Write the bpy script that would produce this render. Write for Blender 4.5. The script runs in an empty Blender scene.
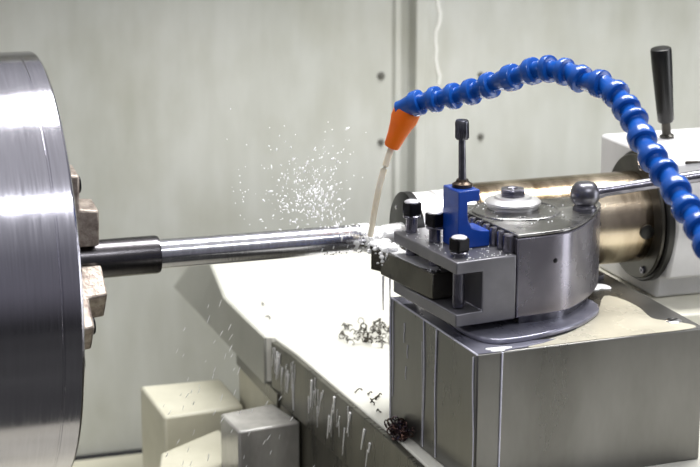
import bpy, bmesh, math, random
from mathutils import Vector, Matrix, Quaternion
random.seed(7)
SC = bpy.context.scene
COL = SC.collection
PI = math.pi
V = Vector

# ------------------------------------------------------------------ materials
def lin(c):
    return tuple(((v/255)/12.92 if v/255 <= .04045 else ((v/255+.055)/1.055)**2.4) for v in c)

def mat(name, rgb, rough=.5, metal=0., var=.0, vscale=8., rvar=0., bump=0., bscale=60., stretch=(1, 1, 1), spec=.5,
        coat=0., rgb2=None, trans=0., ior=1.45):
    """procedural principled material: colour mottled between rgb and rgb2 by noise, roughness and bump noise"""
    m = bpy.data.materials.new(name); m.use_nodes = True
    nt = m.node_tree; n = nt.nodes; L = nt.links
    b = n['Principled BSDF']
    c1 = lin(rgb); c2 = lin(rgb2) if rgb2 else tuple(x*(1-var) for x in c1)
    b.inputs['Metallic'].default_value = metal
    b.inputs['Roughness'].default_value = rough
    b.inputs['Specular IOR Level'].default_value = spec
    b.inputs['Coat Weight'].default_value = coat
    b.inputs['Coat Roughness'].default_value = .08
    b.inputs['Transmission Weight'].default_value = trans
    b.inputs['IOR'].default_value = ior
    tc = n.new('ShaderNodeTexCoord'); mp = n.new('ShaderNodeMapping')
    mp.inputs['Scale'].default_value = stretch
    L.new(tc.outputs['Object'], mp.inputs['Vector'])
    no = n.new('ShaderNodeTexNoise'); no.inputs['Scale'].default_value = vscale
    no.inputs['Detail'].default_value = 6; no.inputs['Roughness'].default_value = .6
    L.new(mp.outputs['Vector'], no.inputs['Vector'])
    cr = n.new('ShaderNodeValToRGB')
    cr.color_ramp.elements[0].position = .32; cr.color_ramp.elements[1].position = .68
    cr.color_ramp.elements[0].color = (*c2, 1); cr.color_ramp.elements[1].color = (*c1, 1)
    L.new(no.outputs['Fac'], cr.inputs['Fac']); L.new(cr.outputs['Color'], b.inputs['Base Color'])
    if rvar:
        mr = n.new('ShaderNodeMapRange')
        mr.inputs['From Min'].default_value = .3; mr.inputs['From Max'].default_value = .7
        mr.inputs['To Min'].default_value = max(.02, rough-rvar); mr.inputs['To Max'].default_value = rough+rvar
        L.new(no.outputs['Fac'], mr.inputs['Value']); L.new(mr.outputs['Result'], b.inputs['Roughness'])
    if bump:
        n2 = n.new('ShaderNodeTexNoise'); n2.inputs['Scale'].default_value = bscale; n2.inputs['Detail'].default_value = 4
        L.new(mp.outputs['Vector'], n2.inputs['Vector'])
        bp = n.new('ShaderNodeBump'); bp.inputs['Strength'].default_value = bump; bp.inputs['Distance'].default_value = .002
        L.new(n2.outputs['Fac'], bp.inputs['Height']); L.new(bp.outputs['Normal'], b.inputs['Normal'])
    return m

M = {}
M['chuck'] = mat('turned_chuck_steel', (196, 194, 204), .15, 1., var=.10, vscale=30, rvar=.04, bump=.05, bscale=90, stretch=(14, .6, .6))
M['chuck_face'] = mat('ground_chuck_face', (205, 203, 205), .3, 1., var=.1)
M['jaw'] = mat('jaw_steel', (186, 175, 164), .45, .6, rgb2=(116, 104, 98), vscale=90, bump=.4, bscale=300)
M['shaft'] = mat('turned_shaft_steel', (215, 215, 222), .17, 1., var=.12, vscale=40, rvar=.05, bump=.08, bscale=120, stretch=(8, .7, .7))
M['sleeve'] = mat('black_bar_skin', (96, 94, 97), .26, 1., var=.25, vscale=40, stretch=(6, 1, 1), bump=.1, bscale=150)
M['quill'] = mat('oily_quill_steel', (204, 190, 168), .22, 1., rgb2=(124, 106, 82), vscale=7, rvar=.05, bump=.06, bscale=120, stretch=(4, 1, 1))
M['bright'] = mat('bright_steel', (222, 222, 224), .2, 1., var=.1, vscale=30)
M['drum'] = mat('satin_drum_steel', (238, 237, 237), .3, .45, var=.06, vscale=30)
M['black'] = mat('black_paint', (20, 20, 20), .3, 0, var=.3, vscale=60)
M['rubber'] = mat('black_flange_seal', (22, 22, 22), .38, .1, rgb2=(36, 35, 32), vscale=25)
M['ring'] = mat('flange_ring_steel', (70, 67, 60), .32, .5, rgb2=(46, 44, 39), vscale=30)
M['post'] = mat('phosphated_tool_post_steel', (150, 147, 156), .27, .8, rgb2=(122, 119, 128), vscale=14, rvar=.04)
M['holder'] = mat('ground_holder_steel', (134, 133, 138), .36, .7, rgb2=(116, 115, 120), vscale=18, rvar=.04)
M['posttop'] = mat('ground_top_plate', (180, 179, 178), .26, .95, rgb2=(104, 103, 102), vscale=26, rvar=.1, bump=.15, bscale=300)
M['shank'] = mat('oiled_tool_shank', (104, 101, 93), .2, .75, rgb2=(62, 60, 55), vscale=22, rvar=.08, bump=.06, bscale=300)
M['bolt'] = mat('black_oxide_bolt', (30, 29, 32), .3, .7, var=.3, vscale=50)
M['boltbright'] = mat('worn_bolt_steel', (160, 158, 168), .24, .9, rgb2=(96, 95, 106), vscale=60)
M['darksteel'] = mat('dark_stud_steel', (128, 127, 134), .3, .9, rgb2=(84, 84, 92), vscale=70)
M['rust'] = mat('brown_oily_nut', (96, 82, 70), .35, .8, rgb2=(46, 40, 36), vscale=80)
M['blue'] = mat('blue_painted_bracket', (22, 76, 176), .34, .0, rgb2=(14, 58, 146), vscale=25, bump=.08, bscale=200, coat=.3)
M['hose'] = mat('glossy_blue_plastic', (20, 84, 172), .24, 0, rgb2=(14, 72, 156), vscale=40, coat=.25)
M['orange'] = mat('orange_plastic_nozzle', (255, 126, 22), .42, 0, rgb2=(255, 114, 12), vscale=60, bump=.2, bscale=160)
M['tube'] = mat('cream_nozzle_tube', (255, 246, 226), .4, 0, rgb2=(252, 238, 208), vscale=50)
M['block'] = mat('milled_block_steel', (132, 131, 128), .30, .85, rgb2=(98, 97, 93), vscale=7, rvar=.06, stretch=(1, 1, .35))
M['tail'] = mat('light_grey_machine_paint', (208, 207, 208), .4, 0, rgb2=(190, 189, 189), vscale=12, bump=.04, bscale=200)
M['tailbase'] = mat('cream_machine_paint', (222, 220, 206), .4, 0, rgb2=(204, 202, 186), vscale=14)
M['chip_mark'] = mat('chipped_paint_mark', (70, 64, 58), .6, 0, var=.4, vscale=120)
M['bed'] = mat('wet_white_enamel', (222, 221, 212), .2, 0, rgb2=(210, 209, 200), vscale=6, rvar=.06, coat=.5)
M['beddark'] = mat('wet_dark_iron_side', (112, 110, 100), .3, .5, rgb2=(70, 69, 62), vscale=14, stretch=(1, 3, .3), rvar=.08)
M['cast'] = mat('beige_casting_paint', (208, 205, 187), .42, 0, rgb2=(186, 183, 164), vscale=10, bump=.05, bscale=120)
M['castwet'] = mat('wet_grey_casting', (176, 174, 168), .2, .0, rgb2=(112, 110, 107), vscale=12, coat=.8, stretch=(1, 1, .4))
M['milk'] = mat('milky_coolant', (252, 252, 254), .3, 0, rgb2=(244, 244, 250), vscale=30, spec=.5)
M['film'] = mat('thin_coolant_film', (150, 150, 164), .12, .45, rgb2=(120, 120, 136), vscale=24, spec=.7)
M['chip'] = mat('dark_metal_chip', (70, 64, 54), .35, .8, rgb2=(40, 36, 32), vscale=60)
M['swarf'] = mat('heat_tinted_swarf', (96, 72, 60), .28, .9, rgb2=(36, 36, 54), vscale=120)
M['run'] = mat('pale_coolant_run', (206, 206, 220), .25, 0, rgb2=(180, 180, 198), vscale=40)
M['cap'] = mat('shiny_bolt_crown', (238, 238, 242), .4, .35, rgb2=(205, 205, 212), vscale=60)
M['shopfloor'] = mat('dark_shop_floor', (74, 74, 72), .6, 0, rgb2=(58, 58, 56), vscale=4)
M['shade_grey'] = mat('shaded_side_grey', (160, 160, 152), .3, 0, rgb2=(146, 146, 138), vscale=10)  # grey holds the shade on the table's far side
M['satin'] = mat('satin_washer_steel', (214, 213, 214), .36, .75, var=.08, vscale=40)
M['seal'] = mat('white_sealant', (244, 244, 240), .4, 0, var=.03)
M['hole'] = mat('dark_fastener', (104, 103, 97), .5, .2, var=.2)

for k in ('milk', 'run'):
    b_ = M[k].node_tree.nodes['Principled BSDF']
    b_.inputs['Subsurface Weight'].default_value = .8; b_.inputs['Subsurface Radius'].default_value = (1, 1, 1); b_.inputs['Subsurface Scale'].default_value = .004

def wall_material():
    m = bpy.data.materials.new('blotchy_grey_green_sheet'); m.use_nodes = True
    nt = m.node_tree; n = nt.nodes; L = nt.links; b = n['Principled BSDF']
    b.inputs['Roughness'].default_value = .5
    tc = n.new('ShaderNodeTexCoord')
    def noise(scale, st, det=5):
        mp = n.new('ShaderNodeMapping'); mp.inputs['Scale'].default_value = st
        L.new(tc.outputs['Object'], mp.inputs['Vector'])
        t = n.new('ShaderNodeTexNoise'); t.inputs['Scale'].default_value = scale; t.inputs['Detail'].default_value = det
        L.new(mp.outputs['Vector'], t.inputs['Vector']); return t
    a = noise(3.2, (1, 1, .45)); c = noise(34, (1, 1, .22)); d = noise(9, (1, 1, .7))
    def ramp(p0, p1, c0, c1, src):
        r = n.new('ShaderNodeValToRGB'); r.color_ramp.elements[0].position = p0; r.color_ramp.elements[1].position = p1
        r.color_ramp.elements[0].color = (*lin(c0), 1); r.color_ramp.elements[1].color = (*lin(c1), 1)
        L.new(src.outputs['Fac'], r.inputs['Fac']); return r
    r1 = ramp(.25, .75, (190, 192, 186), (206, 207, 203), a)
    r2 = ramp(.30, .75, (238, 238, 235), (255, 255, 255), c)
    r3 = ramp(.28, .55, (236, 235, 229), (255, 255, 255), d)
    def mul(x, y):
        k = n.new('ShaderNodeMix'); k.data_type = 'RGBA'; k.blend_type = 'MULTIPLY'; k.inputs[0].default_value = .85
        L.new(x, k.inputs[6]); L.new(y, k.inputs[7]); return k.outputs[2]
    L.new(mul(mul(r1.outputs[0], r2.outputs[0]), r3.outputs[0]), b.inputs['Base Color'])
    return m
M['wall'] = wall_material()

# ------------------------------------------------------------------ mesh helpers
def frame(d):
    d = V(d).normalized()
    up = V((0, 0, 1)) if abs(d.z) < .95 else V((1, 0, 0))
    a = d.cross(up).normalized(); b = a.cross(d).normalized()
    return d, a, b

def add_prism(bm, poly, z0, z1, bot=None):
    """poly: list of (x,y); bot: optional different lower outline"""
    lo = bot or poly
    a = [bm.verts.new((p[0], p[1], z1)) for p in poly]; b = [bm.verts.new((p[0], p[1], z0)) for p in lo]
    bm.faces.new(a); bm.faces.new(list(reversed(b)))
    k = len(poly)
    for i in range(k):
        bm.faces.new((a[i], b[i], b[(i+1) % k], a[(i+1) % k]))

def add_ring_loft(bm, rings, cap=True):
    vs = [[bm.verts.new(p) for p in r] for r in rings]
    k = len(vs[0])
    for i in range(len(vs)-1):
        for j in range(k):
            bm.faces.new((vs[i][j], vs[i][(j+1) % k], vs[i+1][(j+1) % k], vs[i+1][j]))
    if cap:
        bm.faces.new(list(reversed(vs[0]))); bm.faces.new(vs[-1])

def add_lathe(bm, o, d, prof, seg=48, phase=0.):
    """prof: list of (distance along axis, radius) from o along d"""
    d, a, b = frame(d); o = V(o)
    rings = []
    for t, r in prof:
        rings.append([o + d*t + (a*math.cos(q) + b*math.sin(q))*max(r, 1e-5) for q in (phase+2*PI*j/seg for j in range(seg))])
    add_ring_loft(bm, rings)

def add_tube(bm, pts, r, seg=12, taper=None):
    pts = [V(p) for p in pts]; rings = []
    for i, p in enumerate(pts):
        d = (pts[min(i+1, len(pts)-1)] - pts[max(i-1, 0)])
        d, a, b = frame(d)
        rr = r if taper is None else r + (taper-r)*i/(len(pts)-1)
        rings.append([p + (a*math.cos(q)+b*math.sin(q))*rr for q in (2*PI*j/seg for j in range(seg))])
    add_ring_loft(bm, rings)

def add_box(bm, c, s, yaw=0.):
    R = Matrix.Rotation(yaw, 3, 'Z'); c = V(c)
    vs = []
    for x in (-1, 1):
        for y in (-1, 1):
            for z in (-1, 1):
                vs.append(bm.verts.new(c + R @ V((x*s[0]/2, y*s[1]/2, z*s[2]/2))))
    for f in ((0, 1, 3, 2), (4, 6, 7, 5), (0, 4, 5, 1), (2, 3, 7, 6), (0, 2, 6, 4), (1, 5, 7, 3)):
        bm.faces.new([vs[i] for i in f])

def add_extrude(bm, prof, o, u, v, w):
    """closed 2D profile in (u,v) at o, extruded along the vector w"""
    o, u, v, w = V(o), V(u), V(v), V(w)
    a = [o+u*p[0]+v*p[1] for p in prof]
    add_ring_loft(bm, [a, [q+w for q in a]])

ROOT = {}
def obj(name, bm, m, parent=None, bevel=0., smooth=35, segs=2):
    """link a bmesh (in world coordinates) as one mesh object under parent"""
    off = V((0, 0, 0)); p = parent
    while p is not None:
        off += p.location; p = p.parent
    bmesh.ops.recalc_face_normals(bm, faces=bm.faces)
    if off.length: bmesh.ops.translate(bm, vec=-off, verts=bm.verts)
    me = bpy.data.meshes.new(name); bm.to_mesh(me); bm.free()
    me.materials.append(m)
    me.shade_smooth(); me.set_sharp_from_angle(angle=math.radians(smooth))
    o = bpy.data.objects.new(name, me); COL.objects.link(o); o.parent = parent
    if bevel:
        b = o.modifiers.new('bevel', 'BEVEL'); b.width = bevel; b.segments = segs; b.limit_method = 'ANGLE'; b.angle_limit = math.radians(40)
        b.harden_normals = False
    return o

def tag(o, label, cat, group=None, kind=None):
    o['label'] = label; o['category'] = cat
    if group: o['group'] = group
    if kind: o['kind'] = kind
    return o
def thing(name, label, cat, loc, group=None):
    o = bpy.data.objects.new(name, None); COL.objects.link(o); o.location = loc; o.empty_display_size = .02
    return tag(o, label, cat, group)
def B(): return bmesh.new()

# ------------------------------------------------------------------ the setting
bm = B(); YW = .95
# sheet-metal splash guard: two panels, with a folded post where they meet
prof = [(-1.1, YW), (.402, YW), (.404, YW-.006), (.414, YW-.006), (.417, YW+.012), (.433, YW+.012), (.436, YW-.016), (.455, YW-.016),
        (.459, YW+.002), (1.7, YW+.002), (1.7, YW+.03), (-1.1, YW+.03)]
add_prism(bm, [(p[0], p[1]) for p in prof], -.57, .55)
wall = obj('wall_back', bm, M['wall'], bevel=.0015); wall['kind'] = 'structure'
bm = B(); add_prism(bm, [(-1.1, YW-.29), (1.7, YW-.29), (1.7, YW+.03), (-1.1, YW+.03)], .55, .565); obj('added_shade_lip', bm, M['wall'], wall, bevel=.002)  # unseen lip, added to shade the upper wall from the ceiling lamp
for x, z, r, y in ((.3818, .017, .0075, YW), (.3822, -.091, .0065, YW), (.5568, -.093, .0065, YW+.002), (.5550, .010, .0055, YW+.002)):
    bm = B(); add_lathe(bm, (x, y, z), (0, -1, 0), [(0, r*.85), (.001, r*.85), (.0015, r*.7), (.004, r*.6), (.005, r*.3)], 20)
    obj('fastener', bm, M['hole'], wall)
bm = B(); pts = []
for i in range(26):
    t = i/25; z = .36 - t*.363
    pts.append((.478 + .0035*math.sin(t*21) + .002*math.sin(t*47), YW+.001, z))
add_tube(bm, pts, .0042, 8, .0025); obj('sealant_bead', bm, M['seal'], wall)

bm = B(); add_prism(bm, [(-1.1, -.28), (1.7, -.28), (1.7, .932), (-1.1, .932)], -.60, -.57)
tag(obj('chip_tray', bm, M['cast']), 'beige chip tray bottom below the chuck and castings', 'chip tray')
bm = B(); add_prism(bm, [(-3, -3), (3, -3), (3, 1.4), (-3, 1.4)], -1.15, -1.1)
fl = obj('floor', bm, M['shopfloor']); fl['kind'] = 'structure'
bm = B(); add_prism(bm, [(-1.0, -.24), (1.6, -.24), (1.6, .9), (-1.0, .9)], -1.1, -.60)
tag(obj('machine_base', bm, M['tailbase'], None, bevel=.01), 'cream lathe base under the chip tray', 'machine base')

# ------------------------------------------------------------------ carriage (white wet table the block stands on)
ZC = -.203
car = thing('lathe_carriage', 'wide wet white carriage table under the steel block', 'carriage', (.4, .2, -.57))
top = [(.0375, -.60), (.0370, -.173), (.0360, -.08), (.0225, .243), (.0165, .305), (.0165, .318), (.0060, .321), (.0046, .423), (.0049, .519), (.0302, .6854), (.050, .81), (.95, .81), (.95, -.60)]
bot = [(.0375, -.60), (.0370, -.173), (.0360, -.08), (.0225, .243), (.0165, .305), (.0165, .318), (.0060, .321), (.0046, .423), (.0049, .519), (.0050, .667), (.0050, .815), (.95, .815), (.95, -.60)]
bm = B(); add_prism(bm, top, -.264, ZC, bot); obj('table', bm, M['bed'], car, bevel=.002)
# dark side plate screwed to the table's near side
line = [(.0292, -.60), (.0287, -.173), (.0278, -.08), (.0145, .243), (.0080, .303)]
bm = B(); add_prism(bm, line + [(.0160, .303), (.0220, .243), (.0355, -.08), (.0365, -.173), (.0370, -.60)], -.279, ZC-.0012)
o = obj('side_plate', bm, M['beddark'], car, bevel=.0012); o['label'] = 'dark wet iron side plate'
bm = B(); add_prism(bm, [(.050, -.60), (.045, .20), (.012, .27), (.010, .47), (.050, .475), (.052, .565), (.90, .565), (.90, -.60)], -.57, -.264)
obj('apron', bm, M['cast'], car, bevel=.003)
bm = B(); add_prism(bm, [(.0335, -.60), (.0325, -.08), (.0200, .243), (.0185, .272), (.044, .272), (.044, .20), (.049, -.60)], -.52, -.281)
obj('lower_plate', bm, M['beddark'], car, bevel=.001)

bm = B(); add_prism(bm, [(.0075, .276), (.0065, .468), (.05, .468), (.05, .276)], -.284, -.2638); o = obj('gib_strip', bm, M['beddark'], car, bevel=.001)

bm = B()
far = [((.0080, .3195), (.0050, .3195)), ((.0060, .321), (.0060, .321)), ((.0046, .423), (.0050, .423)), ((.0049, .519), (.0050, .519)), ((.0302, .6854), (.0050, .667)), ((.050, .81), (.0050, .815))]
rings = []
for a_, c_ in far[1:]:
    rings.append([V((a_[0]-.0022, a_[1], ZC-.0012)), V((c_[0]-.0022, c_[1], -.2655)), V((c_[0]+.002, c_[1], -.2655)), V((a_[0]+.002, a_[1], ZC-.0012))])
add_ring_loft(bm, rings); o = obj('shade_grey_cover', bm, M['shade_grey'], car, bevel=.0006); o['label'] = 'grey painted far side cover'  # plate added to give the white table's far side its shaded tone

# castings in the chip tray
def casting(name, label, poly, z0, z1, m, bev=.004):
    bm = B(); add_prism(bm, poly, z0, z1); return tag(obj(name, bm, m, None, bevel=bev), label, 'casting')
casting('casting_block', 'large beige casting block low behind, left of the white table', [(-.1078, .5554), (-.1057, .4189), (-.0262, .4278), (.0060, .431), (.0060, .552)], -.57, -.33, M['cast'])
casting('casting_block', 'smaller wet casting block with dark streaked front against the table side', [(-.0678, .2712), (-.0633, .2002), (.0180, .2120), (.0060, .2900)], -.57, -.281, M['castwet'], .003)
casting('casting_rib', 'low light rib set askew between the two casting blocks', [(-.1281, .3410), (-.0353, .4070), (-.030, .330), (-.0696, .2688), (-.1441, .2837)], -.57, -.35, M['cast'], .003)

# ------------------------------------------------------------------ chuck
ch = thing('lathe_chuck', 'big round bright steel lathe chuck gripping the shaft at far left', 'chuck', (-.41, 0, -.2185))
XF = -.3205; R0 = .2185
bm = B()
add_lathe(bm, (-.52, 0, 0), (1, 0, 0), [(0, .16), (0, R0-.004), (.004, R0), (.178, R0), (.1785, R0-.0006), (.180, R0-.0006), (.1805, R0),
          (.1965, R0), (.1985, R0-.0015), (.1995, R0-.004), (.1995, .05), (.1995, .03)], 160)
obj('chuck_body', bm, M['chuck'], ch, smooth=28)
bm = B(); add_lathe(bm, (-.56, 0, 0), (1, 0, 0), [(0, .05), (0, .15), (.04, .15), (.04, .05)], 80); obj('spindle_flange', bm, M['chuck_face'], ch)
for ang in (8, 128, 248):
    t = math.radians(ang); n = V((0, -math.sin(t), math.cos(t))); w = V((0, math.cos(t), math.sin(t)))
    bm = B()
    o = V((XF-.001, 0, 0)) - w*.019
    # stepped jaw profile in (axial, radial), extruded across its width
    add_extrude(bm, [(0, .0215), (.054, .0215), (.054, .061), (.034, .063), (.034, .100), (.016, .102), (.016, .150), (0, .150)], o, V((1, 0, 0)), n, w*.038)
    jw = obj('jaw', bm, M['jaw'], ch, bevel=.0025)
    for rr, xx in ((.084, .034), (.126, .016)):
        bm = B(); add_lathe(bm, V((XF-.001+xx, 0, 0)) + n*rr, (1, 0, 0), [(-.002, .009), (.003, .009), (.004, .008), (.004, .004), (.001, .004)], 20)
        obj('jaw_screw', bm, M['bolt'], jw)

# ------------------------------------------------------------------ the turned shaft
sh = thing('turned_shaft', 'long bright turned steel shaft with black unturned sleeve at the chuck end', 'shaft', (-.1, 0, 0))
bm = B(); add_lathe(bm, (-.203, 0, 0), (1, 0, 0), [(0, .005), (0, .0157), (.06, .0155), (.14, .0154), (.228, .0154), (.231, .0148), (.232, .012), (.232, .003)], 64)
obj('shaft', bm, M['shaft'], sh)
bm = B(); add_lathe(bm, (-.315, 0, 0), (1, 0, 0), [(0, .005), (0, .0203), (.111, .0203), (.1138, .0192), (.1140, .0155)], 64)
o = obj('sleeve', bm, M['sleeve'], sh); o['label'] = 'black unturned end'

# ------------------------------------------------------------------ tailstock
ts = thing('tailstock', 'pale grey tailstock with thick steel quill behind the tool post', 'tailstock', (.5, 0, -.203))
prof = [(-.034, -.090), (-.038, -.0625), (-.060, -.0620), (-.070, -.03), (-.0775, .0), (-.0735, .045), (-.064, .0735), (.1185, .0735), (.1185, -.090)]
bm = B(); add_extrude(bm, prof, (.366, 0, 0), V((0, 1, 0)), V((0, 0, 1)), V((.40, 0, 0))); obj('housing', bm, M['tail'], ts, bevel=.004)
bm = B(); add_prism(bm, [(.338, -.10), (.80, -.14), (.80, .15), (.338, .15)], -.203, -.0905)
o = obj('base', bm, M['tailbase'], ts, bevel=.003)
for i in range(10):   # chipped paint along the housing's front top corner
    bm = B(); x = .386 + i*.0085 + random.uniform(-.003, .003)
    add_box(bm, (x, -.0640+.0002, .0728), (random.uniform(.006, .013), .0030, random.uniform(.0012, .0042)))
    obj('paint_chip', bm, M['chip_mark'], ts, bevel=.0008)
bm = B(); add_lathe(bm, (.15, 0, 0), (1, 0, 0), [(0, .02), (0, .0475), (.002, .049), (.0025, .0512), (.06, .0515), (.215, .0520), (.215, .02)], 96)
obj('quill', bm, M['quill'], ts)
bm = B(); add_lathe(bm, (.352, 0, 0), (1, 0, 0), [(0, .053), (0, .0700), (.001, .0712), (.004, .0712), (.005, .053)], 96); fr = obj('flange_ring', bm, M['ring'], ts)
bm = B(); add_lathe(bm, (.3575, 0, 0), (1, 0, 0), [(0, .052), (0, .0735), (.002, .0752), (.009, .0752), (.009, .052)], 96); obj('flange_seal', bm, M['rubber'], ts)
for a in (-62, 75, 160, 215):
    q = math.radians(a); y, z = -.0635*math.cos(q), .0635*math.sin(q)
    bm = B(); add_lathe(bm, (.3525, y, z), (-1, 0, 0), [(-.001, .0045), (.002, .0045), (.003, .0036), (.003, .002), (.001, .002)], 18)
    obj('flange_screw', bm, M['boltbright'], fr)
bm = B(); add_lathe(bm, (.3435, -.0507, -.006), (.0, -1, -.12), [(-.004, .0085), (.0022, .0085), (.003, .006), (.003, .002)], 24)
o = obj('plug', bm, M['rubber'], ts); o['label'] = 'dark round plug on the quill'
# clamping handle
hb, ht = V((.4287, .0699, .0735)), V((.4125, .063, .1815))
d = (ht-hb).normalized()
bm = B(); add_lathe(bm, hb-d*.003, d, [(0, .0085), (.006, .0085), (.008, .0055), (.03, .0052), (.03, .002)], 24); hr = obj('handle_rod', bm, M['ring'], ts)
bm = B(); L_ = (ht-hb).length
add_lathe(bm, hb+d*.020, d, [(0, .004), (0, .0085), (.002, .0096), (.015, .0100), (.045, .0112), (.072, .0122), (.0865, .0124), (.0888, .0118), (.0895, .0105), (.090, .003)], 40)
obj('handle_grip', bm, M['black'], hr)

# live centre in the quill
lc = thing('live_center', 'black-faced live center with pale drum supporting the shaft end', 'live center', (.1, 0, -.048))
bm = B(); add_lathe(bm, (.072, 0, 0), (1, 0, 0), [(0, .012), (.0005, .0445), (.002, .0468), (.010, .0470), (.010, .02)], 80); o = obj('face_disc', bm, M['black'], lc)
o['label'] = 'black disc face'
for a in (20, 75, 130, 185, 240, 300, 345):
    q = math.radians(a)
    bm = B(); add_lathe(bm, (.0728, -.034*math.cos(q), .034*math.sin(q)), (-1, 0, 0), [(-.001, .0026), (.0008, .0026), (.0014, .0015)], 14); obj('face_screw', bm, M['bright'], o)
bm = B(); add_lathe(bm, (.082, 0, 0), (1, 0, 0), [(0, .02), (0, .0455), (.022, .0455), (.0225, .0440), (.0245, .0440), (.025, .0462), (.064, .0462), (.067, .0448), (.067, .02)], 80)
obj('drum', bm, M['drum'], lc)
bm = B(); add_lathe(bm, (.0295, 0, 0), (1, 0, 0), [(0, .0025), (.010, .0085), (.024, .0125), (.038, .0135), (.0435, .0135), (.0435, .004)], 40); obj('point', bm, M['drum'], lc)

# ------------------------------------------------------------------ the steel block under the tool post
ZB = -.060
blk = thing('slide_block', 'large square grey steel block carrying the tool post', 'block', (.18, -.13, ZC))
bp = [(.0467, -.033), (.0564, -.257), (.3133, -.244), (.3120, -.0014)]
bm = B(); add_prism(bm, bp, ZC, ZB)
obj('body', bm, M['block'], blk, bevel=.0016)
# T-shaped edge wear strip (raised lip on the left edge)
for x, y in ((.293, -.214),):
    bm = B(); add_lathe(bm, (x, y, ZB-.0005), (0, 0, 1), [(0, .0085), (.0014, .0085), (.0022, .0072), (.0022, .0022), (.0012, .0022)], 28)
    s_ = obj('screw', bm, M['bright'], blk)
    bm = B(); add_box(bm, (x, y, ZB+.0015), (.013, .0016, .0012), .5); obj('screw_slot', bm, M['bolt'], s_)
bm = B(); add_lathe(bm, (.2895, -.035, ZB-.0005), (0, 0, 1), [(0, .010), (.006, .010), (.0075, .0085), (.0075, .004), (.003, .004)], 6); obj('clamp_nut', bm, M['boltbright'], blk)

# ------------------------------------------------------------------ tool post
YAW = math.radians(7)
tp = thing('tool_post', 'stout grey quick-change tool post with clamping lever on the steel block', 'tool post', (.18, -.125, ZB))
# swivel base plate: curved front edge
edge = [(.2391, -.1447), (.2365, -.1560), (.2290, -.1690), (.2160, -.1830), (.1985, -.1990), (.1800, -.2110), (.1601, -.2205), (.1338, -.2290), (.1094, -.2340), (.0880, -.2330), (.075, -.22), (.068, -.19), (.07, -.14), (.10, -.08), (.15, -.056), (.20, -.060), (.228, -.09), (.2385, -.125)]
def smooth_closed(p, k=4):
    out = []; n_ = len(p)
    for i in range(n_):
        p0, p1, p2, p3 = (V(p[(i+j-1) % n_]) for j in range(4))
        for s in range(k):
            t = s/k
            q = .5*((2*p1) + (-p0+p2)*t + (2*p0-5*p1+4*p2-p3)*t*t + (-p0+3*p1-3*p2+p3)*t**3)
            out.append((q.x, q.y))
    return out
bm = B(); add_prism(bm, smooth_closed(edge), ZB, ZB+.0060); obj('base_plate', bm, M['film'], tp, bevel=.002, segs=3)
ZT, ZU = .042, -.0450
ZH = .022
outline = [(.1224, -.1993), (.1533, -.1965), (.1740, -.1922), (.1830, -.1888), (.1905, -.1842), (.1985, -.1780), (.2150, -.1625), (.2310, -.1450), (.2450, -.1270), (.2570, -.1090), (.2650, -.0940), (.2680, -.078), (.262, -.062), (.245, -.0555), (.1095, -.0555)]
inner = [((x-.175)*.86+.175, (y+.125)*.86-.125) for x, y in outline]
bm = B(); add_prism(bm, inner, ZB+.004, ZU+.004); obj('neck', bm, M['darksteel'], tp)
bm = B(); add_prism(bm, outline, ZU, ZT-.004); pb = obj('body', bm, M['post'], tp, bevel=.0015)
out2 = [((x-.175)*.975+.175, (y+.125)*.975-.125) for x, y in outline]
bm = B(); add_prism(bm, out2, ZT-.0045, ZT-.0025); obj('seam', bm, M['bolt'], tp)
bm = B(); add_prism(bm, outline, ZT-.0028, ZT); obj('top_plate', bm, M['posttop'], tp, bevel=.0007)
bm = B(); add_lathe(bm, (.1635, -.0985, ZT-.001), (0, 0, 1), [(0, .047), (.0018, .047), (.0024, .0462), (.0024, .0445), (.0016, .0440), (.0016, .01)], 80); obj('graduated_ring', bm, M['posttop'], tp)
wc = V((.1655, -.085, ZT+.0006))
bm = B(); add_lathe(bm, wc, (0, 0, 1), [(0, .010), (0, .0270), (.0025, .0270), (.003, .0265), (.0034, .0290), (.0045, .0302), (.0068, .0302), (.0085, .0285), (.0105, .0205), (.0125, .0190), (.0125, .006)], 64)
wa = obj('washer', bm, M['satin'], tp); wa['label'] = 'domed bright washer'
bm = B(); add_lathe(bm, wc+V((0, 0, .0123)), (0, 0, 1), [(0, .0142), (.0072, .0142), (.0086, .0126), (.0086, .0058), (.006, .005), (.006, .001)], 6, .35); obj('hex_bolt', bm, M['boltbright'], wa, bevel=.0012)
# small holes and pins in the side
for c, n_ in (((.1668, -.1935, .0105), (.2, -1, 0)), ((.2558, -.1095, .004), (.79, -.62, 0)), ((.2600, -.1030, .021), (.79, -.62, 0))):
    bm = B(); add_lathe(bm, V(c) - V(n_).normalized()*.003, n_, [(0, .0024), (.0034, .0026), (.0038, .002), (.0038, .0005)], 16); obj('set_screw', bm, M['bolt'], pb)
# toothed interface on the left side
for i in range(8):
    t = i/7; y = -.188 + t*.110
    x = .1213 + (y+.19)*-.0895 - .004
    bm = B(); rr = .0056 if i == 0 else .0042
    add_lathe(bm, (x, y, ZH+.0004), (0, 0, 1), [(0, .0005), (0, rr), (.0170, rr), (.0185, rr*.8), (.0188, .0005)], 18)
    obj('tooth', bm, M['boltbright'] if i else M['post'], pb)
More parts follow.
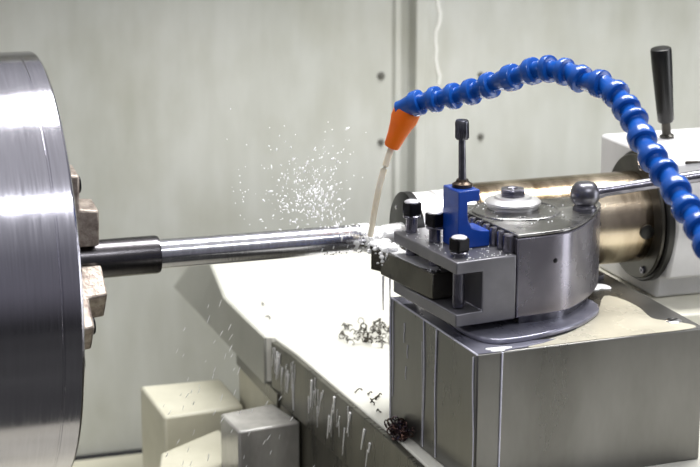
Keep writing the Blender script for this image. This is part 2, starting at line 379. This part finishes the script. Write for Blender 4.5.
# clamping lever
bc = V((.2341, -.1182, .0590)); le = V((.352, -.152, .0776)); d = (le-bc).normalized()
bm = B()
prof = [(.0145*math.sin(PI*k/20)**1 if False else -.0160*math.cos(PI*k/20), .0160*math.sin(PI*k/20)) for k in range(21)]
add_lathe(bm, bc, (0, 0, 1), [(p[0]*.94, p[1]) for p in prof if p[0] < .0140] + [(.0132, .006), (.0132, .001)], 48); lv = obj('lever_ball', bm, M['darksteel'], tp)
lv['label'] = 'steel ball hub of the clamping lever'
bm = B(); add_lathe(bm, (bc.x, bc.y, ZT-.001), (0, 0, 1), [(0, .0128), (.004, .0128), (.006, .0110), (.012, .0108), (.012, .004)], 36); obj('lever_boss', bm, M['darksteel'], lv)
bm = B(); add_lathe(bm, bc, d, [(.008, .004), (.008, .0072), (.0165, .0072), (.022, .0060), (.10, .0064), (.20, .0068), (.205, .002)], 28); obj('lever_rod', bm, M['boltbright'], lv)

# ------------------------------------------------------------------ tool holder on the post's left side
uy = V((-math.sin(math.radians(5.4)), math.cos(math.radians(5.4)), 0)); ux = V((math.cos(math.radians(9.0)), math.sin(math.radians(9.0)), 0)); uz = V((0, 0, 1))
HO = V((.0515, -.2119, 0)); ZH = .022
th = thing('tool_holder', 'grey C-shaped tool holder clamped to the left of the tool post', 'tool holder', (.085, -.14, ZB+.012))
W_ = .0700
cprof = [(0, ZH), (W_, ZH), (W_, ZH-.0668), (0, ZH-.0668), (0, ZH-.0535), (.0305, ZH-.0535), (.0305, ZH-.0125), (0, ZH-.0125)]
bm = B(); add_extrude(bm, cprof, HO, ux, uz, uy*.1462); hbdy = obj('holder_body', bm, M['holder'], th, bevel=.0013)
# clamp bolts with square heads
def clamp_bolt(p, zc, zh, low):
    bm = B()
    add_lathe(bm, (p[0], p[1], low), (0, 0, 1), [(0, .003), (0, .0062), (zc-low, .0062), (zc-low, .003)], 28)
    b_ = obj('clamp_bolt', bm, M['boltbright'], th)
    bm = B(); add_lathe(bm, (p[0], p[1], zc-.001), (0, 0, 1), [(0, .004), (0, .0084), (.0008, .0094), (.0022, .0094), (.003, .0084), (.003, .002)], 32); obj('collar', bm, M['boltbright'], b_)
    bm = B(); add_box(bm, (p[0], p[1], zc+.002+zh/2), (.0155, .0155, zh), .33); obj('bolt_head', bm, M['bolt'], b_, bevel=.0018)
    bm = B(); add_lathe(bm, (p[0], p[1], zc+.002+zh-.0008), (0, 0, 1), [(0, .003), (0, .0078), (.0010, .0080), (.0018, .0074), (.0026, .0058), (.0029, .001)], 28); obj('bolt_cap', bm, M['cap'], b_)
clamp_bolt((.0545, -.0760), ZH+.0165, .0140, -.0035)
clamp_bolt((.0622, -.1240), ZH+.0150, .0140, -.0035)
clamp_bolt((.0635, -.1885), ZH+.0035, .0140, -.0300)
# blue height-stop bracket
bo = V((.0722, -.1640, ZH))
prof = [(0, 0), (.0375, 0), (.0375, .0165), (.0270, .0175), (.0165, .0215), (.0120, .0290), (.0110, .0370), (.0110, .0480), (.0250, .0485), (.0250, .0605), (0, .0605)]
bm = B(); add_extrude(bm, prof, bo, ux, uz, uy*.036); br = obj('height_bracket', bm, M['blue'], th, bevel=.0013); br['label'] = 'blue C-shaped height bracket'
sc_ = bo + ux*.0135 + uy*.018
bm = B(); add_lathe(bm, sc_+uz*.0602, (0, 0, 1), [(0, .004), (0, .0100), (.0015, .0105), (.0040, .0105), (.0050, .0085), (.0062, .0068), (.0085, .0060), (.0085, .003)], 32); obj('lock_nut', bm, M['rust'], br)
bm = B(); add_lathe(bm, sc_+uz*.060, (-.02, 0, 1), [(0, .002), (0, .0040), (.012, .0040), (.052, .0036), (.052, .002)], 24); st = obj('height_screw', bm, M['darksteel'], br)
bm = B()
add_lathe(bm, sc_+uz*.110+V((-.0009, 0, 0)), (-.02, 0, 1), [(0, .003), (0, .0062), (.001, .0068), (.0185, .0068), (.020, .0058), (.020, .001)], 24)
for k in range(24):
    q = 2*PI*k/24
    add_lathe(bm, sc_+uz*.1115+V((-.0009, 0, 0))+V((math.cos(q), math.sin(q), 0))*.0066, (-.02, 0, 1), [(0, .0006), (.016, .0006)], 5)
obj('screw_head', bm, M['darksteel'], st)

# ------------------------------------------------------------------ cutting tool
ct = thing('cutting_tool', 'dark square-shank cutting tool held in the tool holder', 'cutting tool', (.04, -.1, -.032))
bd = (V((.0305, -.0455, 0)) - V((.0481, -.1565, 0))).normalized(); bx_ = V((-bd.y, bd.x, 0))*-1
ZBT = -.0032
bm = B(); add_extrude(bm, [(0, ZBT), (.0245, ZBT), (.0245, ZBT-.0270), (0, ZBT-.0270)], V((.0481, -.1565, 0)), bx_, uz, bd*.1124); obj('shank', bm, M['shank'], ct, bevel=.0010)
e = V((.0481, -.1565, 0)) + bd*.1124
bm = B()
a = [e + bx_*.0005, e + bx_*.0195, e + bx_*.0165 + bd*.018, e + bx_*.0075 + bd*.026, e - bx_*.004 + bd*.014]
add_ring_loft(bm, [[V((p.x, p.y, -.0275)) for p in a], [V((p.x, p.y, -.0055)) for p in a]]); hd = obj('tool_head', bm, M['shank'], ct, bevel=.0008)
a2 = [e + bx_*.0040 + bd*.005, e + bx_*.0165 + bd*.009, e + bx_*.0085 + bd*.0275, e - bx_*.0045 + bd*.0155]
bm = B(); add_ring_loft(bm, [[V((p.x, p.y, -.0058)) for p in a2], [V((p.x, p.y, -.0012)) for p in a2]]); obj('insert', bm, M['ring'], hd, bevel=.0006)

# ------------------------------------------------------------------ coolant hose
def catmull(p, n):
    p = [V(q) for q in p]; P_ = [2*p[0]-p[1]] + p + [2*p[-1]-p[-2]]; out = []
    for i in range(1, len(P_)-2):
        for s in range(n):
            t = s/n; p0, p1, p2, p3 = P_[i-1:i+3]
            out.append(.5*((2*p1) + (-p0+p2)*t + (2*p0-5*p1+4*p2-p3)*t*t + (-p0+3*p1-3*p2+p3)*t**3))
    return out + [p[-1]]
HOSE = [(0.0486, -0.0600, 0.1519), (0.0658, -0.0793, 0.1615), (0.0783, -0.0957, 0.1666), (0.0909, -0.1138, 0.1720), (0.1028, -0.1329, 0.1795), (0.1138, -0.1532, 0.1892), (0.1282, -0.1801, 0.1997), (0.1388, -0.2019, 0.2084), (0.1478, -0.2197, 0.2115), (0.1564, -0.2379, 0.2108), (0.1630, -0.2583, 0.2039), (0.1734, -0.2825, 0.2042), (0.1775, -0.3046, 0.1950), (0.1771, -0.3249, 0.1842), (0.1769, -0.3402, 0.1764), (0.1725, -0.3682, 0.1612), (0.1719, -0.3939, 0.1495), (0.1731, -0.4134, 0.1422), (0.1701, -0.4424, 0.1294), (0.1682, -0.4670, 0.1196), (0.1654, -0.4926, 0.1096), (0.1604, -0.5200, 0.0989), (0.1555, -0.5474, 0.0882)]
a_, b_ = V(HOSE[-2]), V(HOSE[-1]); d = (b_-a_).normalized()
for k in range(12):   # on beyond the frame, bending down to its tap beside the block
    d = (d*.80 + (V((.50, -.44, -.30))-V(HOSE[-1])).normalized()*.20).normalized()
    HOSE.append(tuple(V(HOSE[-1]) + d*.0235))
hz = thing('coolant_hose', 'jointed blue coolant hose arching over the tool post with orange nozzle', 'hose', HOSE[-1])
RH = .0137
segp = [(-.18, .50), (-.16, .62), (.08, .64), (.16, .70), (.50, .85), (.52, .87), (.525, .98), (.55, 1.0), (.80, 1.0), (.85, .97), (.87, .90), (.875, .64), (1.0, .60)]
for i in range(len(HOSE)-1):
    a, b_ = V(HOSE[i]), V(HOSE[i+1]); l = (b_-a).length; wob = V((random.uniform(-1, 1), random.uniform(-1, 1), random.uniform(-1, 1)))*.0007
    bm = B(); add_lathe(bm, a+wob, b_-a, [(t*l, r*RH) for t, r in segp], 32)
    obj('hose_segment', bm, M['hose'], hz, smooth=38)
n0, n1 = V((.0555, -.0600, .1500)), V((.0400, -.0510, .1085)); d = (n1-n0); L_ = d.length
bm = B(); add_lathe(bm, n0-d*.02, d, [(0, .004), (0, .0130), (.002, .0146), (.012, .0144), (.020, .0122), (.030, .0102), (L_*.95, .0086), (L_, .0078), (L_, .003)], 28); nz = obj('nozzle', bm, M['orange'], hz); nz['label'] = 'orange tapered nozzle'
bm = B(); add_lathe(bm, V(HOSE[0]) + (n0-V(HOSE[0]))*1.0, V(HOSE[0])-n0 if (V(HOSE[0])-n0).length > .002 else (.5, 0, .3), [(-.003, .004), (-.003, .0088), (.004, .0088), (.006, .005)], 24); obj('elbow', bm, M['hose'], hz)
bm = B(); tp_ = catmull([tuple(n1-d*.1), (.0318, -.0445, .0754), (.0268, -.0385, .0416), (.0243, -.0310, .0095)], 8)
add_tube(bm, tp_, .0036, 16, .0032); o = obj('nozzle_tube', bm, M['tube'], nz); o['label'] = 'thin cream nozzle tube'

# ------------------------------------------------------------------ coolant, drops, chips
def drop(bm, c, r, d=None, stretch=1.):
    res = bmesh.ops.create_icosphere(bm, subdivisions=1, radius=r)
    vs = res['verts']
    mtx = Matrix.Identity(3)
    if d is not None:
        q = V((0, 0, 1)).rotation_difference(V(d).normalized()).to_matrix()
        mtx = q @ Matrix.Diagonal((1, 1, stretch))
    for v in vs: v.co = mtx @ v.co + V(c)
rg = random.Random(3)
bm = B(); tip = V((.015, -.014, .010))
for i in range(430):
    # fan of drops thrown up and back towards the chuck from the cut
    a = math.radians(rg.gauss(132, 18)); rr = abs(rg.gauss(.060, .026)) + .008
    c = tip + V((math.cos(a)*rr*.95 - .010, rg.uniform(-.02, .035)*(.3+rr*10), math.sin(a)*rr*.88))
    if c.z < .017: continue
    dv = V((math.cos(a)+.7, rg.uniform(-.3, .3), math.sin(a)*.8-.3+rg.uniform(-.3, .3)))
    drop(bm, c, rg.choice((.0004, .0005, .0007, .0009, .0011)), dv, rg.choice((1, 1.3, 2, 3)))
for i in range(70):
    c = V((rg.uniform(-.12, .03), rg.uniform(-.03, .05), .03+abs(rg.gauss(0, .045))))
    drop(bm, c, rg.uniform(.0004, .0010))
tag(obj('coolant_spray', bm, M['milk']), 'fan of white coolant drops flying above the shaft', 'coolant spray', kind='stuff')
bm = B()
for i in range(170):
    t = rg.uniform(.25, 1); x = -.03 - t*rg.uniform(.0, .19); z = -.03 - t*rg.uniform(.06, .27)
    if x > -.115 and z > -.19: continue
    y = rg.uniform(-.06, .12)
    drop(bm, (x, y, z), rg.uniform(.0003, .0005), V((.55*rg.uniform(.5, 1.4), 0, 1)), rg.uniform(5, 13))
tag(obj('falling_coolant', bm, M['milk']), 'thin coolant drops falling below the shaft', 'coolant drops', kind='stuff')
# froth and splash at the cutting point
bm = B()
def froth_sleeve(x0, x1, r0, r1, nx, na, jit, cover):
    """thin bumpy skin of froth wrapped round the axis, ragged where cover < 1"""
    rings = []
    for i in range(nx):
        t = i/(nx-1); r = r0+(r1-r0)*t
        rings.append([V((x0+(x1-x0)*t+rg.uniform(-.0006, .0006), -math.sin(2*PI*k/na)*rr_, math.cos(2*PI*k/na)*rr_)) for k in range(na) for rr_ in (r+rg.uniform(-jit, jit)*(1-.0*t)+cover*t,)])
    add_ring_loft(bm, rings)
froth_sleeve(.012, .0335, .0146, .0150, 16, 40, .0009, .0008)
froth_sleeve(.0335, .070, .0098, .0128, 22, 36, .0013, .0006)
for i in range(150):
    x = .030 - abs(rg.gauss(0, .028)); q = rg.uniform(0, 2*PI); r = .0153
    drop(bm, (x, -math.sin(q)*r, math.cos(q)*r), rg.uniform(.0007, .0013), V((.2, math.cos(q), math.sin(q))), rg.uniform(1, 4))
for i in range(260):
    drop(bm, e + bx_*rg.uniform(-.004, .018) + bd*rg.uniform(-.016, .024) + V((0, 0, min(.0015, -.005+rg.gauss(0, .009)))), rg.uniform(.0010, .0026), V((1, 0, 0)), 1.4)
fo = obj('coolant_froth', bm, M['milk'], smooth=80)
rm = fo.modifiers.new('merge', 'REMESH'); rm.mode = 'VOXEL'; rm.voxel_size = .0006; rm.use_smooth_shade = True
sm_ = fo.modifiers.new('soften', 'SMOOTH'); sm_.iterations = 3; sm_.factor = .5
tag(fo, 'white coolant froth on the shaft tip beside the tool', 'coolant froth', kind='stuff')
bm = B()
for (x0, y0, z0, x1, z1, w) in ((.0285, -.060, -.028, .0288, -.066, .0016), (.034, -.066, -.03, .0345, -.060, .0012)):
    add_tube(bm, [(x0+(x1-x0)*(i/9)**1.5, y0, z0+(z1-z0)*i/9) for i in range(10)], w, 8, w*.35)
tag(obj('coolant_stream', bm, M['milk']), 'thin white coolant streams running off the tool tip', 'coolant stream', kind='stuff')

bm = B()
for i in range(150):
    u, v = rg.random(), rg.random(); c = HO + ux*(.004+u*.062) + uy*(.003+v*.140)
    if (.010 < u*.066 < .064) and (.040 < v*.143 < .090) and u > .25: continue
    drop(bm, (c.x, c.y, ZH+.0002), rg.uniform(.0004, .0010))
for i in range(34):
    c = V((rg.uniform(.045, .068), 0, 0)); c = V((.0481, -.1565, 0)) + bx_*rg.uniform(.001, .022) + bd*rg.uniform(.004, .110)
    drop(bm, (c.x, c.y, ZBT), rg.uniform(.0006, .0014), V((bd.x, bd.y, 0)), rg.uniform(1, 2.2))
for i in range(60):
    a = rg.uniform(0, 2*PI); rr = rg.uniform(.032, .062); x, y = .1635+math.cos(a)*rr, -.0985+math.sin(a)*rr
    if y > -.065 or x < .125 or y < -.16: continue
    drop(bm, (x, y, ZT+.0002), rg.uniform(.0004, .0011))
pp = [V((.0481, -.1565, 0))+bx_*u+bd*v for u, v in ((.002, .03), (.008, .012), (.018, .018), (.022, .05), (.0215, .108), (.004, .110), (.0015, .07))]
add_prism(bm, [(p.x, p.y) for p in pp], ZBT-.0001, ZBT+.0004)
tag(obj('coolant_beads', bm, M['milk']), 'white coolant beads on the tool holder, tool and tool post tops', 'coolant beads', kind='stuff')

# coolant on the block: film on top, puddles, runs down the faces
film = [(.0470, -.0345), (.0566, -.2560), (.085, -.2548), (.112, -.2490), (.135, -.2420), (.152, -.2330), (.120, -.2300), (.092, -.2360), (.074, -.2200), (.066, -.1900), (.068, -.1400), (.085, -.09), (.08, -.05)]
bm = B(); add_prism(bm, film, ZB, ZB+.0006); tag(obj('coolant_sheen_film', bm, M['film']), 'grey coolant film on the block top under the tool holder', 'coolant film', kind='stuff')
M['wet'] = mat('cream_reflection_film', (190, 185, 168), .28, .1, rgb2=(172, 167, 151), vscale=12, rvar=.08)  # blurred cream reflection on the block top, put into the film's colour
reflection_outline = [(0.2325, -0.1587), (0.267, -0.1044), (0.2802, -0.1214), (0.2825, -0.1593), (0.277, -0.1973), (0.2915, -0.2138), (0.3061, -0.234), (0.2961, -0.244), (0.238, -0.2468), (0.1818, -0.2481), (0.1368, -0.251), (0.1134, -0.2502), (0.1391, -0.2338), (0.1824, -0.2115)]
bm = B(); add_prism(bm, smooth_closed(reflection_outline, 3), ZB, ZB+.0005); tag(obj('coolant_sheen_film', bm, M['wet']), 'cream coolant film with a painted-in reflection on the block top right of the tool post', 'coolant film', kind='stuff')
def puddle(c, rx, ry, yaw, label, seed):
    r_ = random.Random(seed); pts = []
    for k in range(28):
        q = 2*PI*k/28; f = 1+.22*math.sin(3*q+seed)+.12*math.sin(5*q+2*seed)
        x, y = rx*f*math.cos(q), ry*f*math.sin(q)
        pts.append((c[0]+x*math.cos(yaw)-y*math.sin(yaw), c[1]+x*math.sin(yaw)+y*math.cos(yaw)))
    bm = B(); add_prism(bm, pts, ZB, ZB+.0012); tag(obj('coolant_puddle', bm, M['milk'], None, bevel=.0005), label, 'coolant puddle')
puddle((.083, -.2475), .012, .0065, .1, 'white coolant puddle at the front edge of the block', 1)
puddle((.276, -.065), .012, .016, .4, 'white coolant puddle behind the tool post on the block', 4)
bm = B()
def run_left(f, z0, z1, w):   # run on the left face: f from back (0) to front (1)
    p = V((bp[0][0]+(bp[1][0]-bp[0][0])*f, bp[0][1]+(bp[1][1]-bp[0][1])*f, 0)); pts = []
    for i in range(10):
        t = i/9; pts.append((p.x-w, p.y+.0016*math.sin(t*6+f*20)*(.3+f), z0+(z1-z0)*t))
    add_tube(bm, pts, w, 6, w*.7)
def run_front(f, z0, z1, w):
    p = V((bp[1][0]+(bp[2][0]-bp[1][0])*f, bp[1][1]+(bp[2][1]-bp[1][1])*f, 0)); pts = []
    for i in range(10):
        t = i/9; pts.append((p.x-.0006*t*3, p.y-w, z0+(z1-z0)*t))
    add_tube(bm, pts, w, 6, w*.8)
for a in ((.012, ZB, -.20, .0011), (.04, ZB, -.17, .0007), (.42, ZB, -.20, .0008), (.56, ZB-.001, -.20, .0009), (.40, -.085, -.20, .0004), (.975, ZB-.004, -.2, .0009), (.18, -.078, -.10, .0006), (.22, -.10, -.115, .0006), (.20, -.125, -.14, .0005)):
    run_left(*a)
run_front(.105, ZB, -.2, .0010)
pts = [(bp[0][0]+(bp[1][0]-bp[0][0])*t+.0002, bp[0][1]+(bp[1][1]-bp[0][1])*t, ZB-.0002) for t in (0, .2, .4, .6, .8, 1)]
add_tube(bm, pts, .0011, 6)
tag(obj('coolant_runs', bm, M['run']), 'thin pale coolant runs down the block faces', 'coolant runs', kind='stuff')
# streaks on the carriage side
bm = B()
for i in range(46):
    y = rg.choice((.27, .245, .19, .15, .08, -.03)) + rg.gauss(0, .022); y = max(-.12, min(.298, y)); t0 = rg.uniform(0, .45); t1 = t0+rg.uniform(.15, .5); w = rg.choice((.0004, .0006, .0009, .0014, .0020))
    xt = .0145 + (.0278-.0145)*max(0, min(1, (.243-y)/.323))
    if y > .243: xt = .0145 - (y-.243)*.108
    slant = rg.uniform(-.002, .014)
    def P3(t, yy): return (xt-.0005, yy, ZC-.002+(-.279-ZC)*t)
    add_tube(bm, [P3(t0+(min(t1, 1)-t0)*k/4, y+slant*k/4) for k in range(5)], w, 6, w*.5)
tag(obj('coolant_streaks', bm, M['milk']), 'pale coolant streaks on the dark side of the white table', 'coolant streaks', kind='stuff')

# chips
def curl(bm, c, r, turns, pitch, ax, w):
    d, a, b_ = frame(ax); n_ = max(6, int(turns*10)); pts = []
    for i in range(n_+1):
        q = 2*PI*turns*i/n_; pts.append(V(c)+a*math.cos(q)*r+b_*math.sin(q)*r+d*pitch*i/n_)
    add_tube(bm, pts, w, 5)
bm = B()
for i in range(64):
    u = rg.gauss(0, 1); v = rg.gauss(0, 1)
    c = V((.134+.022*u, .275+.024*v, ZC+.003+abs(rg.gauss(0, .006))*max(.1, 1-.3*(u*u+v*v)**.5)))
    c.x = max(.095, min(.20, c.x))
    curl(bm, c, rg.uniform(.0015, .0042), rg.uniform(.5, 1.6), rg.uniform(.002, .010), (rg.uniform(-1, 1), rg.uniform(-1, 1), rg.uniform(-.4, .4)), rg.uniform(.0005, .0009))
tag(obj('metal_chips', bm, M['chip']), 'heap of small dark metal chips on the white table', 'metal chips', kind='stuff')
bm = B()
for i in range(60):
    c = V((.038+rg.gauss(0, .0045), -.083+rg.gauss(0, .010), ZC+.004+abs(rg.gauss(0, .006)))); c.x = min(c.x, .046)
    curl(bm, c, rg.uniform(.002, .0045), rg.uniform(.7, 2), rg.uniform(.002, .008), (rg.uniform(-1, 1), rg.uniform(-1, 1), rg.uniform(-1, 1)), rg.uniform(.0005, .0009))
tag(obj('swarf_tangle', bm, M['swarf']), 'dark tinted swarf tangle at the foot of the block', 'swarf', kind='stuff')
for i, (x, y) in enumerate(((.050, .072), (.058, .060), (.061, .044), (.047, .030), (.053, .034), (.066, .050), (.042, .0), (.030, .40), (.040, .46))):
    bm = B(); curl(bm, (x, y, ZC+.0025), rg.uniform(.0014, .0026), rg.uniform(.6, 1.1), rg.uniform(.003, .008), (rg.uniform(-1, 1), rg.uniform(-1, 1), 0), .0008)
    tag(obj('metal_chip', bm, M['chip']), 'small loose dark metal chip lying on the white table', 'metal chip', 'loose chips on the white table')

# ------------------------------------------------------------------ lights, world, camera
def area(name, loc, tilt, sx, sy, power, col):
    l = bpy.data.lights.new(name, 'AREA'); l.shape = 'RECTANGLE'; l.size = sx; l.size_y = sy; l.energy = power; l.color = col
    o = bpy.data.objects.new(name, l); COL.objects.link(o); o.location = loc
    o.rotation_euler = (math.radians(tilt), 0, 0); return o   # long side along the machine
area('ceiling_lamp', (.60, .22, 1.45), 0, 1.5, .48, 46, (1, .99, .97))
l_ = area('added_side_lamp', (1.75, -.75, -.10), 0, .60, 1.5, 9, (.95, .97, 1.0)); l_.rotation_euler = (math.radians(90), 0, math.radians(68))  # added lamp out of view, gives the tool post corner its vertical highlight
area('front_tube_lamp', (.30, -1.70, 1.65), 45, 1.8, .10, 13, (.97, .98, 1.0))

w = bpy.data.worlds.new('workshop'); SC.world = w; w.use_nodes = True
nt = w.node_tree; n = nt.nodes; L = nt.links; bg = n['Background']
tc = n.new('ShaderNodeTexCoord'); sx = n.new('ShaderNodeSeparateXYZ'); L.new(tc.outputs['Generated'], sx.inputs[0])
mr = n.new('ShaderNodeMapRange'); mr.inputs['From Min'].default_value = -1; mr.inputs['From Max'].default_value = 1; L.new(sx.outputs['Z'], mr.inputs['Value'])
cr = n.new('ShaderNodeValToRGB'); L.new(mr.outputs['Result'], cr.inputs['Fac'])
el = cr.color_ramp.elements
el[0].position = .0; el[0].color = (.05, .05, .05, 1); el[1].position = 1; el[1].color = (.95, .95, .97, 1)
for p, c in ((.36, (.06, .06, .062)), (.50, (.27, .265, .30)), (.66, (.30, .30, .33)), (.85, (.8, .8, .83))):
    k = el.new(p); k.color = (*c, 1)
L.new(cr.outputs['Color'], bg.inputs['Color']); bg.inputs['Strength'].default_value = .5

cam = bpy.data.cameras.new('camera'); co = bpy.data.objects.new('camera', cam); COL.objects.link(co)
cam.sensor_fit = 'HORIZONTAL'; cam.sensor_width = 36; cam.lens = 36*1900/700; cam.clip_start = .05; cam.clip_end = 50
co.location = (-.6243, -1.9001, .4962)
co.rotation_euler = (math.radians(90-13.75), 0, math.radians(-18.5))
cam.dof.use_dof = True; cam.dof.focus_distance = 1.93; cam.dof.aperture_fstop = 9
SC.camera = co
vs = SC.view_settings; vs.view_transform = 'Standard'; vs.look = 'None'; vs.gamma = 1; vs.use_curve_mapping = False; vs.exposure = .42
